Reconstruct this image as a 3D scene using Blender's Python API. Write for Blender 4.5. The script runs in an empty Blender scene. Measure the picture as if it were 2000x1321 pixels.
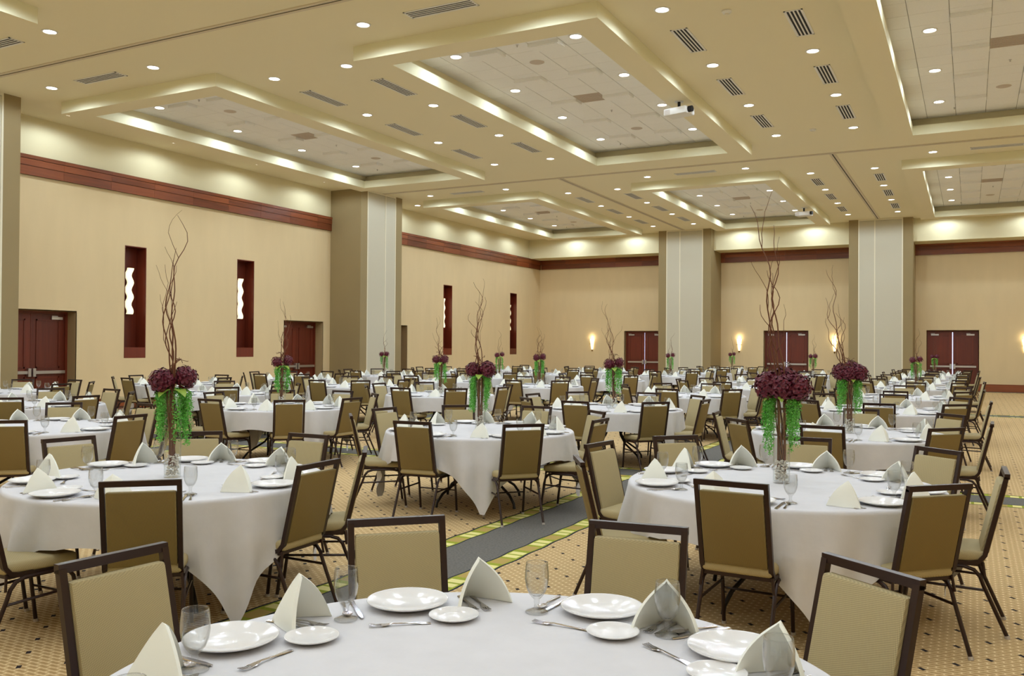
import bpy, bmesh, math, random
from mathutils import Vector, Matrix
from math import sin, cos, pi, radians, hypot, atan2, floor

# ---------------------------------------------------------------- camera
SC = bpy.context.scene
COL = SC.collection
CAM_H = 1.63
F_PX, YAW, PITCH, ROLL = 1714.79, -0.481573, 0.010059, 0.0067475
_f = Vector((sin(YAW) * cos(PITCH), cos(YAW) * cos(PITCH), sin(PITCH)))
_r = Vector((cos(YAW), -sin(YAW), 0))
_u = _r.cross(_f)
R_ = _r * cos(ROLL) + _u * sin(ROLL)
U_ = -_r * sin(ROLL) + _u * cos(ROLL)
cam = bpy.data.cameras.new('camera')
cam.sensor_width = 36.0
cam.lens = F_PX / 2000 * 36.0
cam.clip_end = 200
camo = bpy.data.objects.new('camera', cam)
COL.objects.link(camo)
camo.matrix_world = Matrix(((R_.x, U_.x, -_f.x, 0), (R_.y, U_.y, -_f.y, 0), (R_.z, U_.z, -_f.z, CAM_H), (0, 0, 0, 1)))
SC.camera = camo


def proj(p):
    v = Vector(p) - Vector((0, 0, CAM_H))
    d = v.dot(_f)
    if d < 0.2:
        return (-9999, -9999, d)
    return (1000 + F_PX * v.dot(R_) / d, 660.5 - F_PX * v.dot(U_) / d, d)


# ---------------------------------------------------------------- world, lamps' strength, exposure
world = bpy.data.worlds.new('world')
SC.world = world
world.use_nodes = True
world.node_tree.nodes['Background'].inputs[0].default_value = (0.9, 0.95, 1.0, 1)
world.node_tree.nodes['Background'].inputs[1].default_value = 0.3
DOWNLIGHT_W = 85.0
TRAY_W = 52.0
LAMP_RGB = (0.72, 0.86, 1.0)
vs = SC.view_settings
vs.view_transform = 'Standard'
vs.look = 'None'
vs.gamma = 1.0
vs.exposure = -0.1
vs.use_curve_mapping = False
cy = SC.cycles
cy.max_bounces = 7
cy.diffuse_bounces = 4
cy.adaptive_threshold = 0.1
cy.glossy_bounces = 3
cy.transmission_bounces = 4
cy.transparent_max_bounces = 20
cy.caustics_reflective = False
cy.caustics_refractive = False
cy.sample_clamp_indirect = 4.0
cy.use_light_tree = True

# room dimensions
XL, XR, YN, YB, YU = -18.84, 4.55, -3.4, 38.97, 37.74
ZC, ZR0, ZR1, ZRING, ZTILE = 6.77, 5.434, 5.885, 6.52, 6.93
BAYX = [-14.9, -7.16, 0.58]
BAYY = [3.3, 17.23, 31.16]


# ---------------------------------------------------------------- material helpers
def lin(c):
    c = c / 255.0
    return c / 12.92 if c <= 0.04045 else ((c + 0.055) / 1.055) ** 2.4


def rgb(r, g, b):
    return (lin(r), lin(g), lin(b), 1.0)


class NT:
    def __init__(s, name):
        s.m = bpy.data.materials.new(name)
        s.m.use_nodes = True
        s.t = s.m.node_tree
        s.b = s.t.nodes['Principled BSDF']
        s.out = s.t.nodes['Material Output']

    def n(s, t, **kw):
        nd = s.t.nodes.new(t)
        for k, v in kw.items():
            setattr(nd, k, v)
        return nd

    def l(s, a, b):
        s.t.links.new(a, b)

    def put(s, inp, v):
        if isinstance(v, (int, float)):
            inp.default_value = v
        elif isinstance(v, tuple):
            inp.default_value = v
        else:
            s.l(v, inp)

    def math(s, op, a, b=0.0, c=0.0):
        nd = s.n('ShaderNodeMath', operation=op)
        for i, v in enumerate((a, b, c)):
            s.put(nd.inputs[i], v)
        return nd.outputs[0]

    def mix(s, f, a, b):
        nd = s.n('ShaderNodeMix', data_type='RGBA')
        s.put(nd.inputs[0], f)
        s.put(nd.inputs[6], a)
        s.put(nd.inputs[7], b)
        return nd.outputs[2]

    def pos(s):
        return s.n('ShaderNodeNewGeometry').outputs['Position']

    def obj(s):
        return s.n('ShaderNodeTexCoord').outputs['Object']

    def xyz(s, v):
        nd = s.n('ShaderNodeSeparateXYZ')
        s.l(v, nd.inputs[0])
        return nd.outputs

    def scaled(s, v, sc):
        nd = s.n('ShaderNodeVectorMath', operation='MULTIPLY')
        s.l(v, nd.inputs[0])
        nd.inputs[1].default_value = sc
        return nd.outputs[0]

    def noise(s, v, scale, detail=2.0, rough=0.5):
        nd = s.n('ShaderNodeTexNoise')
        s.l(v, nd.inputs['Vector'])
        nd.inputs['Scale'].default_value = scale
        nd.inputs['Detail'].default_value = detail
        nd.inputs['Roughness'].default_value = rough
        return nd.outputs[0]

    def bump(s, h, strength, dist=0.01):
        nd = s.n('ShaderNodeBump')
        s.put(nd.inputs['Height'], h)
        nd.inputs['Strength'].default_value = strength
        nd.inputs['Distance'].default_value = dist
        s.l(nd.outputs[0], s.b.inputs['Normal'])

    def fin(s, col=None, rough=0.6, metal=0.0, spec=0.5):
        if col is not None:
            s.put(s.b.inputs['Base Color'], col)
        s.put(s.b.inputs['Roughness'], rough)
        s.b.inputs['Metallic'].default_value = metal
        s.b.inputs['Specular IOR Level'].default_value = spec
        return s.m


def plain(name, col, rough=0.6, metal=0.0, spec=0.5, var=0.0, scale=6.0, stretch=(1, 1, 1)):
    t = NT(name)
    if var:
        nz = t.noise(t.scaled(t.pos(), stretch), scale, 3.0)
        dark = tuple(c * (1 - var) for c in col[:3]) + (1,)
        lite = tuple(min(1, c * (1 + var)) for c in col[:3]) + (1,)
        return t.fin(t.mix(nz, dark, lite), rough, metal, spec)
    return t.fin(col, rough, metal, spec)


def emit(name, col, strength):
    t = NT(name)
    t.b.inputs['Base Color'].default_value = col
    t.b.inputs['Emission Color'].default_value = col
    t.b.inputs['Emission Strength'].default_value = strength
    return t.m


def wood(name, c1, c2, rough=0.35, axis=2):
    t = NT(name)
    st = [14.0, 14.0, 14.0]
    st[axis] = 0.7
    rnd = t.n('ShaderNodeObjectInfo').outputs['Random']
    comb = t.n('ShaderNodeCombineXYZ')
    t.l(t.math('MULTIPLY', rnd, 37.0), comb.inputs[0])
    t.l(t.math('MULTIPLY', rnd, 19.0), comb.inputs[1])
    t.l(t.math('MULTIPLY', rnd, 11.0), comb.inputs[2])
    add = t.n('ShaderNodeVectorMath', operation='ADD')
    t.l(t.scaled(t.pos(), tuple(st)), add.inputs[0])
    t.l(comb.outputs[0], add.inputs[1])
    nz = t.noise(add.outputs[0], 1.3, 5.0, 0.6)
    f = t.math('ADD', t.math('MULTIPLY', nz, 0.75), t.math('MULTIPLY', rnd, 0.35))
    f.node.use_clamp = True
    return t.fin(t.mix(f, c1, c2), rough)


def thin_glass(name, tint=(1, 1, 1, 1), boost=0.02, edge=0.45, power=3.0):
    t = NT(name)
    tr = t.n('ShaderNodeBsdfTransparent')
    tr.inputs[0].default_value = tint
    gl = t.n('ShaderNodeBsdfGlossy')
    gl.inputs['Roughness'].default_value = 0.03
    lw = t.n('ShaderNodeLayerWeight')
    lw.inputs[0].default_value = 0.5
    mx = t.n('ShaderNodeMixShader')
    t.l(t.math('MULTIPLY_ADD', t.math('POWER', lw.outputs['Facing'], power), edge, boost), mx.inputs[0])
    t.l(tr.outputs[0], mx.inputs[1])
    t.l(gl.outputs[0], mx.inputs[2])
    t.l(mx.outputs[0], t.out.inputs[0])
    return t.m


def fabric(name, col, period=0.0085, amp=0.22):
    t = NT(name)
    x, y, z = t.xyz(t.obj())
    k = 2 * pi / period
    a = t.math('SINE', t.math('MULTIPLY', t.math('ADD', x, t.math('MULTIPLY', z, 0.5)), k))
    b = t.math('SINE', t.math('MULTIPLY', t.math('SUBTRACT', t.math('ADD', z, t.math('MULTIPLY', y, 1.0)), t.math('MULTIPLY', x, 0.5)), k))
    w = t.math('MULTIPLY_ADD', t.math('MULTIPLY', a, b), 0.5, 0.5)
    lo = tuple(c * (1 - amp) for c in col[:3]) + (1,)
    hi = tuple(min(1, c * (1 + amp)) for c in col[:3]) + (1,)
    t.bump(w, 0.25, 0.002)
    return t.fin(t.mix(w, lo, hi), 0.85, 0, 0.25)


def carpet():
    t = NT('carpet')
    P = t.pos()
    x, y, z = t.xyz(P)
    nz = t.noise(P, 55.0, 2.0)
    nl = t.noise(P, 0.6, 2.0)
    base = t.mix(nz, rgb(172, 138, 92), rgb(222, 190, 138))
    # cream interlocking lines
    pp = t.math('MULTIPLY', t.math('ADD', x, t.math('MULTIPLY', y, 1.25)), 2 * pi / 0.0775)
    qq = t.math('MULTIPLY', t.math('SUBTRACT', x, t.math('MULTIPLY', y, 1.25)), 2 * pi / 0.0775)
    l1 = t.math('COSINE', t.math('ADD', pp, t.math('MULTIPLY', t.math('SINE', qq), 1.1)))
    l2 = t.math('COSINE', t.math('ADD', qq, t.math('MULTIPLY', t.math('SINE', pp), 1.1)))
    ln = t.math('MAXIMUM', l1, l2)
    lm = t.n('ShaderNodeMapRange')
    t.l(ln, lm.inputs[0])
    lm.inputs[1].default_value = 0.72
    lm.inputs[2].default_value = 0.95
    lm.inputs[4].default_value = 0.75
    field = t.mix(lm.outputs[0], base, rgb(240, 218, 172))
    dk = t.n('ShaderNodeMapRange')
    t.l(ln, dk.inputs[0])
    dk.inputs[1].default_value = -0.2
    dk.inputs[2].default_value = -0.6
    dk.inputs[4].default_value = 0.45
    field = t.mix(dk.outputs[0], field, rgb(150, 114, 70))
    # dark woven accents on a diagonal lattice
    a = t.math('DIVIDE', t.math('ADD', x, 0.22), 0.31)
    b = t.math('DIVIDE', t.math('SUBTRACT', y, 4.96), 0.31)

    def lat(v, w):
        fr = t.math('ABSOLUTE', t.math('SUBTRACT', t.math('FRACT', t.math('ADD', v, 0.5)), 0.5))
        return t.math('LESS_THAN', fr, w)
    mk = t.math('MULTIPLY', lat(t.math('ADD', a, b), 0.055), lat(t.math('SUBTRACT', a, b), 0.095))
    field = t.mix(mk, field, rgb(52, 44, 44))
    # aisle bands under the partition tracks

    def wrap(v, off, per):
        u = t.math('DIVIDE', t.math('SUBTRACT', v, off), per)
        fr = t.math('SUBTRACT', t.math('FRACT', t.math('ADD', u, 0.5)), 0.5)
        return t.math('MULTIPLY', t.math('ABSOLUTE', fr), per)
    d1 = wrap(x, -3.5, 7.74)
    d2 = wrap(y, 10.91, 13.9)
    ver = t.math('LESS_THAN', d1, d2)
    d = t.math('MINIMUM', d1, d2)
    ss = t.mix  # alias only
    s = t.math('ADD', t.math('MULTIPLY', ver, y), t.math('MULTIPLY', t.math('SUBTRACT', 1.0, ver), x))
    wob = t.math('MULTIPLY', t.math('SINE', t.math('MULTIPLY', s, 2 * pi / 0.47)), 0.007)
    dw = t.math('ADD', d, wob)
    fs = t.math('FRACT', t.math('DIVIDE', t.math('SUBTRACT', s, 5.56), 0.47))
    grey = t.mix(nz, rgb(88, 86, 84), rgb(134, 130, 122))
    green = t.mix(nz, rgb(136, 146, 40), rgb(178, 184, 72))
    dm = t.math('ABSOLUTE', t.math('SUBTRACT', d, 0.335))
    dmo = t.math('SUBTRACT', d, 0.335)
    bar = t.math('MULTIPLY', t.math('LESS_THAN', dm, 0.062), t.math('GREATER_THAN', dm, 0.0))
    ysq = t.math('MULTIPLY', bar, t.math('LESS_THAN', fs, 0.42))
    slit = t.math('LESS_THAN', t.math('ABSOLUTE', t.math('SUBTRACT', fs, 0.21)), 0.03)
    ysq = t.math('MULTIPLY', ysq, t.math('SUBTRACT', 1.0, slit))
    tsq = t.math('MULTIPLY', bar, t.math('MULTIPLY', t.math('GREATER_THAN', fs, 0.55), t.math('LESS_THAN', fs, 0.9)))
    bord = t.mix(ysq, green, rgb(236, 226, 150))
    bord = t.mix(tsq, bord, rgb(186, 160, 92))
    dark = rgb(46, 48, 56)
    col = t.mix(t.math('LESS_THAN', dw, 0.43), field, dark)
    col = t.mix(t.math('LESS_THAN', dw, 0.41), col, bord)
    col = t.mix(t.math('LESS_THAN', dw, 0.265), col, dark)
    col = t.mix(t.math('LESS_THAN', dw, 0.25), col, grey)
    t.bump(nz, 0.35, 0.004)
    return t.fin(col, 0.95, 0, 0.1)


M = {}
M['carpet'] = carpet()
M['wall'] = plain('wall_covering', rgb(226, 202, 158), 0.85, var=0.05, scale=3.0, stretch=(1, 1, 0.25), spec=0.2)
M['upper'] = plain('upper_wall_paint', rgb(230, 218, 178), 0.85, spec=0.2)
M['ceiling'] = plain('ceiling_paint', rgb(240, 228, 194), 0.85, spec=0.2)
M['tray'] = plain('tray_paint', rgb(240, 234, 200), 0.8, spec=0.2)
M['tile'] = plain('acoustic_tile', rgb(249, 246, 242), 0.9, var=0.04, scale=40, spec=0.1)
M['tile_back'] = plain('ceiling_grid', rgb(176, 168, 158), 0.8)
M['grille'] = plain('return_grille', rgb(206, 190, 176), 0.7)
M['woodX'] = wood('mahogany_x', rgb(58, 23, 13), rgb(170, 92, 52), 0.3, 0)
M['woodY'] = wood('mahogany_y', rgb(58, 23, 13), rgb(170, 92, 52), 0.3, 1)
M['woodZ'] = wood('mahogany_z', rgb(72, 26, 16), rgb(132, 52, 28), 0.35, 2)
M['strip'] = plain('column_cladding', rgb(154, 134, 94), 0.8, var=0.04, scale=2)
M['panel'] = plain('partition_fabric', rgb(206, 198, 176), 0.9, var=0.03, scale=60, spec=0.2)
M['trimc'] = plain('cream_edge_trim', rgb(236, 226, 200), 0.5)
M['reveal'] = plain('door_reveal', rgb(178, 152, 108), 0.8)
M['chrome'] = plain('satin_steel', rgb(205, 200, 198), 0.3, 0.9)
M['white'] = plain('white_metal', rgb(236, 232, 226), 0.45)
M['black'] = plain('black_slot', rgb(18, 14, 14), 0.7)
M['alu'] = plain('track_aluminium', rgb(214, 198, 170), 0.55)
M['lamp'] = emit('downlight_lens', (1.0, 0.96, 0.9, 1), 14.0)
M['lamp'].cycles.emission_sampling = 'NONE'
M['gap'] = emit('daylight_gap', (0.62, 0.72, 1.0, 1), 3.0)
M['shade'] = emit('lit_paper_shade', (1.0, 0.87, 0.55, 1), 1.3)
M['sconce'] = emit('lit_sconce_glass', (1.0, 0.86, 0.5, 1), 3.2)
M['brass'] = plain('sconce_brass', rgb(150, 116, 60), 0.35, 0.8)
M['frame'] = plain('chair_metal', rgb(46, 25, 19), 0.33, 0.2)
M['fab'] = fabric('chair_fabric', rgb(182, 166, 126))
M['fabback'] = fabric('chair_back_darker', rgb(138, 119, 76), 0.009, 0.1)  # woven like the seat fabric, in a darker olive-brown tone
M['glide'] = plain('chair_glide', rgb(190, 180, 170), 0.4)
M['ply'] = plain('table_plywood', rgb(150, 116, 74), 0.6, var=0.1, scale=8, stretch=(1, 6, 1))
M['tleg'] = plain('table_leg_metal', rgb(40, 34, 32), 0.4, 0.4)
M['napkin'] = plain('napkin_linen', rgb(250, 249, 238), 0.9, spec=0.1)
M['china'] = plain('white_china', rgb(240, 237, 236), 0.12, spec=0.6)
M['steel'] = plain('flatware_steel', rgb(200, 196, 196), 0.16, 1.0)
M['glass'] = thin_glass('goblet_glass', (0.955, 0.96, 0.96, 1), 0.05, 0.8, 2.2)
M['vglass'] = thin_glass('vase_glass', (0.97, 0.98, 0.97, 1), 0.03, 0.6, 2.6)
M['stone'] = plain('vase_pebble', rgb(236, 226, 214), 0.7, var=0.12, scale=30)
M['willow'] = plain('curly_willow', rgb(112, 66, 40), 0.7, var=0.25, scale=20)
M['stem'] = plain('flower_stem', rgb(140, 96, 60), 0.7, var=0.2, scale=20)
M['petal'] = plain('burgundy_petal', rgb(98, 16, 40), 0.45, var=0.75, scale=70)
M['green'] = plain('trailing_green', rgb(104, 184, 70), 0.6, var=0.5, scale=50)
M['leaf'] = plain('light_leaf', rgb(150, 178, 70), 0.5, var=0.2, scale=30)
tc = NT('tablecloth_linen')
tcn = tc.noise(tc.pos(), 9.0, 4.0)
tc.bump(tcn, 0.15, 0.02)
M['cloth'] = tc.fin(tc.mix(tcn, rgb(212, 209, 211), rgb(225, 222, 224)), 0.85, 0, 0.2)


# ---------------------------------------------------------------- mesh helpers
class MB:
    def __init__(s):
        s.v, s.f, s.mi = [], [], []

    def add(s, vs, fs, mat=0):
        o = len(s.v)
        s.v += [tuple(p) for p in vs]
        for f in fs:
            s.f.append(tuple(i + o for i in f))
            s.mi.append(mat)
        return s

    def box(s, a, b, mat=0):
        x0, y0, z0 = a
        x1, y1, z1 = b
        return s.add([(x0, y0, z0), (x1, y0, z0), (x1, y1, z0), (x0, y1, z0), (x0, y0, z1), (x1, y0, z1), (x1, y1, z1), (x0, y1, z1)],
                     [(0, 3, 2, 1), (4, 5, 6, 7), (0, 1, 5, 4), (1, 2, 6, 5), (2, 3, 7, 6), (3, 0, 4, 7)], mat)

    def quad(s, p, mat=0):
        return s.add(p, [(0, 1, 2, 3)], mat)

    def rbox(s, c, size, r, seg=2, mat=0, fn=None):
        bm = bmesh.new()
        bmesh.ops.create_cube(bm, size=1)
        for v in bm.verts:
            v.co = Vector((v.co.x * size[0], v.co.y * size[1], v.co.z * size[2]))
        bmesh.ops.bevel(bm, geom=list(bm.edges), offset=r, segments=seg, profile=0.6, affect='EDGES')
        bm.verts.ensure_lookup_table()
        vs_ = []
        for v in bm.verts:
            p = v.co + Vector(c)
            vs_.append(fn(p) if fn else p)
        s.add(vs_, [[v.index for v in f.verts] for f in bm.faces], mat)
        bm.free()
        return s

    def sweep(s, path, rad, sides=6, mat=0, square=None, caps=True):
        path = [Vector(p) for p in path]
        n = len(path)
        rads = rad if isinstance(rad, (list, tuple)) else [rad] * n
        tang = []
        for i in range(n):
            a = path[max(i - 1, 0)]
            b = path[min(i + 1, n - 1)]
            tang.append((b - a).normalized())
        up = Vector((0, 0, 1)) if abs(tang[0].z) < 0.9 else Vector((1, 0, 0))
        nrm = (up - tang[0] * up.dot(tang[0])).normalized()
        vs_ = []
        for i in range(n):
            nrm = (nrm - tang[i] * nrm.dot(tang[i])).normalized()
            bn = tang[i].cross(nrm)
            if square:
                hw, hh = square
                prof = [(hw, hh), (-hw, hh), (-hw, -hh), (hw, -hh)]
            else:
                prof = [(rads[i] * cos(2 * pi * k / sides), rads[i] * sin(2 * pi * k / sides)) for k in range(sides)]
            for a, b in prof:
                vs_.append(path[i] + bn * a + nrm * b)
        m = 4 if square else sides
        fs = []
        for i in range(n - 1):
            for k in range(m):
                fs.append((i * m + k, i * m + (k + 1) % m, (i + 1) * m + (k + 1) % m, (i + 1) * m + k))
        if caps:
            fs.append(tuple(reversed(range(m))))
            fs.append(tuple((n - 1) * m + k for k in range(m)))
        return s.add(vs_, fs, mat)

    def lathe(s, prof, seg=24, mat=0, c=(0, 0, 0), cap0=False, cap1=False):
        vs_ = []
        for r, z in prof:
            for k in range(seg):
                a = 2 * pi * k / seg
                vs_.append((c[0] + r * cos(a), c[1] + r * sin(a), c[2] + z))
        fs = []
        for i in range(len(prof) - 1):
            for k in range(seg):
                fs.append((i * seg + k, i * seg + (k + 1) % seg, (i + 1) * seg + (k + 1) % seg, (i + 1) * seg + k))
        if cap0:
            fs.append(tuple(reversed(range(seg))))
        if cap1:
            fs.append(tuple((len(prof) - 1) * seg + k for k in range(seg)))
        return s.add(vs_, fs, mat)

    def mesh(s, name, mats, smooth=False):
        me = bpy.data.meshes.new(name)
        me.from_pydata(s.v, [], s.f)
        for m in mats if isinstance(mats, (list, tuple)) else [mats]:
            me.materials.append(m)
        me.polygons.foreach_set('material_index', s.mi)
        if smooth:
            me.polygons.foreach_set('use_smooth', [True] * len(s.f))
            if smooth != 'all':
                me.set_sharp_from_angle(angle=radians(40))
        me.update()
        return me

    def obj(s, name, mats, parent=None, smooth=False):
        return link(name, s.mesh(name, mats, smooth), parent)


def link(name, me, parent=None, loc=None, rz=0.0):
    o = bpy.data.objects.new(name, me)
    COL.objects.link(o)
    if parent is not None:
        o.parent = parent
    if loc is not None:
        o.location = loc
    if rz:
        o.rotation_euler = (0, 0, rz)
    return o


def tag(o, label=None, cat=None, group=None, kind=None):
    if label:
        o['label'] = label
    if cat:
        o['category'] = cat
    if group:
        o['group'] = group
    if kind:
        o['kind'] = kind
    return o


def thing(name, label, cat, loc=(0, 0, 0), rz=0.0, group=None):
    o = link(name, None, None, loc, rz)
    o.empty_display_size = 0.1
    return tag(o, label, cat, group)


def struct(name, label, loc=(0, 0, 0)):
    return tag(link(name, None, None, loc), label, None, None, 'structure')


def holes(mb, u0, u1, z0, z1, hs, fn, mat=0):
    us = sorted({u0, u1} | {h[0] for h in hs} | {h[1] for h in hs})
    zs = sorted({z0, z1} | {h[2] for h in hs} | {h[3] for h in hs})
    for a, b in zip(us, us[1:]):
        for c, d in zip(zs, zs[1:]):
            um, zm = (a + b) / 2, (c + d) / 2
            if any(h[0] < um < h[1] and h[2] < zm < h[3] for h in hs):
                continue
            mb.quad([fn(a, c), fn(b, c), fn(b, d), fn(a, d)], mat)


# ---------------------------------------------------------------- floor and walls
LDOORS = [(11.85, 13.68), (20.82, 22.64), (25.69, 27.5)]
BDOORS = [(-14.4, -12.58), (-7.98, -6.15), (-1.56, 0.27)]
DZ = 2.39
NICHES = [(15.04, 15.65), (18.85, 19.49), (30.08, 30.71), (35.86, 36.48)]
NZ = (1.282, 4.1)

fl = MB()
fl.quad([(XL - 0.6, YN, 0), (XR, YN, 0), (XR, YB + 0.6, 0), (XL - 0.6, YB + 0.6, 0)])
tag(fl.obj('floor', M['carpet']), 'tan patterned carpet with grey and green aisle bands', kind='structure')

w = MB()
holes(w, YN, YB, 0, ZR0, [(a, b, -1, DZ) for a, b in LDOORS] + [(a, b, NZ[0], NZ[1]) for a, b in NICHES], lambda u, z: (XL, u, z), 0)
holes(w, YN, YB, ZR0, ZC, [], lambda u, z: (XL, u, z), 1)
tag(w.obj('wall_left', [M['wall'], M['upper']]), 'long beige left wall with cream band above the wood rail', kind='structure')
w = MB()
holes(w, XL, XR, 0, ZR0 + 0.45, [(a, b, -1, DZ) for a, b in BDOORS], lambda u, z: (u, YB, z), 0)
w.quad([(XL, YU, ZR1 - 0.015), (XR, YU, ZR1 - 0.015), (XR, YB, ZR1 - 0.015), (XL, YB, ZR1 - 0.015)], 1)
w.quad([(XL, YU, ZR1 - 0.015), (XL, YU, ZC), (XR, YU, ZC), (XR, YU, ZR1 - 0.015)], 1)
tag(w.obj('wall_back', [M['wall'], M['upper']]), 'beige end wall recessed under a cream soffit', kind='structure')
for nm, fn, a, b in (('wall_right', lambda u, z: (XR, u, z), YN, YB), ('wall_front', lambda u, z: (u, YN, z), XL, XR)):
    w = MB()
    holes(w, a, b, 0, ZR0, [], fn, 0)
    holes(w, a, b, ZR0, ZC, [], fn, 1)
    tag(w.obj(nm, [M['wall'], M['upper']]), 'plain beige hall wall with cream band above', kind='structure')

# wood rails of separate boards
ZS = [(5.434, 5.64), (5.648, 5.795), (5.803, 5.885)]


def rail(name, label, u0, u1, fn, mat, skip=()):
    root = struct(name, label)
    n = max(1, round((u1 - u0) / 1.3))
    st = (u1 - u0) / n
    for i in range(n):
        a, b = u0 + i * st, u0 + (i + 1) * st - 0.003
        for k, (z0, z1) in enumerate(ZS):
            p0, p1 = fn(a, z0, 0), fn(b, z1, 0.05 + 0.012 * k)
            lo = tuple(min(p0[j], p1[j]) for j in range(3))
            hi = tuple(max(p0[j], p1[j]) for j in range(3))
            MB().box(lo, hi).obj('board', mat, root)
    p0, p1 = fn(u0, 5.434, 0), fn(u1, 5.885, 0.04)
    MB().box(tuple(min(p0[j], p1[j]) for j in range(3)), tuple(max(p0[j], p1[j]) for j in range(3))).obj('backing', M['black'], root)


rail('trim_1', 'mahogany wall rail boards along the left wall', YN, YB, lambda u, z, d: (XL + d, u, z), M['woodY'])
rail('trim_2', 'dark mahogany wall rail boards under the end soffit', XL + 0.1, XR, lambda u, z, d: (u, YB - d, z), M['woodX'])
rail('trim_3', 'mahogany wall rail boards along the right wall', YN, YB, lambda u, z, d: (XR - d, u, z), M['woodY'])


def base(name, u0, u1, gaps, fn, mat):
    root = struct(name, 'dark mahogany baseboard')
    us = [u0] + [v for g in gaps for v in g] + [u1]
    for a, b in zip(us[::2], us[1::2]):
        for z0, z1, d in ((0, 0.27, 0.02), (0.27, 0.295, 0.028)):
            p0, p1 = fn(a, z0, 0), fn(b, z1, d)
            MB().box(tuple(min(p0[j], p1[j]) for j in range(3)), tuple(max(p0[j], p1[j]) for j in range(3))).obj('board', mat, root)


base('baseboard_left', YN, YB, LDOORS, lambda u, z, d: (XL + d, u, z), M['woodY'])
base('baseboard_back', XL, XR, BDOORS, lambda u, z, d: (u, YB - d, z), M['woodX'])
base('baseboard_right', YN, YB, [], lambda u, z, d: (XR - d, u, z), M['woodY'])

# ---------------------------------------------------------------- columns with partition panels


def column(name, label, u0, pieces, fn, depth, ztop):
    root = struct(name, label)
    width = sum(p[0] for p in pieces)

    def bx(a, b, d0, d1, z0, z1, nm, mat):
        p0, p1 = fn(a, d0, z0), fn(b, d1, z1)
        MB().box(tuple(min(p0[j], p1[j]) for j in range(3)), tuple(max(p0[j], p1[j]) for j in range(3))).obj(nm, mat, root)
    bx(u0, u0 + width, 0, depth - 0.03, 0, ztop, 'core', M['strip'])
    u = u0
    for wd, kind in pieces:
        if kind == 's':
            bx(u, u + wd, depth - 0.03, depth, 0, ztop, 'cladding_strip', M['strip'])
        elif kind == 't':
            bx(u, u + wd, depth - 0.03, depth + 0.008, 0.02, ztop - 0.06, 'edge_trim', M['trimc'])
        else:
            bx(u, u + wd, depth - 0.03, depth - 0.004, 0.02, ztop - 0.07, 'panel', M['panel'])
        u += wd
    bx(u0 + pieces[0][0], u0 + width - pieces[-1][0], depth - 0.03, depth + 0.004, ztop - 0.06, ztop, 'head_trim', M['trimc'])
    bx(u0 - 0.01, u0 + width + 0.01, 0, depth + 0.012, 0, 0.27, 'plinth', M['woodX'])


PA = [(0.35, 's'), (0.04, 't'), (0.95, 'p'), (0.04, 't'), (0.54, 'p'), (0.04, 't'), (0.37, 's')]
PB = [(0.35, 's'), (0.04, 't'), (0.55, 'p'), (0.04, 't'), (0.96, 'p'), (0.04, 't'), (0.35, 's')]
for i, y0 in enumerate((9.12, 23.0)):
    column('column_%d' % (i + 1), 'tall column with pale partition panels on the left wall, %s' % ('at the frame edge' if i == 0 else 'halfway down the hall'),
           y0, PA, lambda u, d, z: (XL + d, u, z), 1.24, ZC)
for i, x0 in enumerate((-12.2, -4.32)):
    column('column_%d' % (i + 3), 'tall column with pale partition panels on the end wall, %s' % ('left one' if i == 0 else 'right one'),
           x0, PB, lambda u, d, z: (u, YB - d, z), YB - 37.25, ZC)

# ---------------------------------------------------------------- doors and niches
DN = [0]


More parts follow.
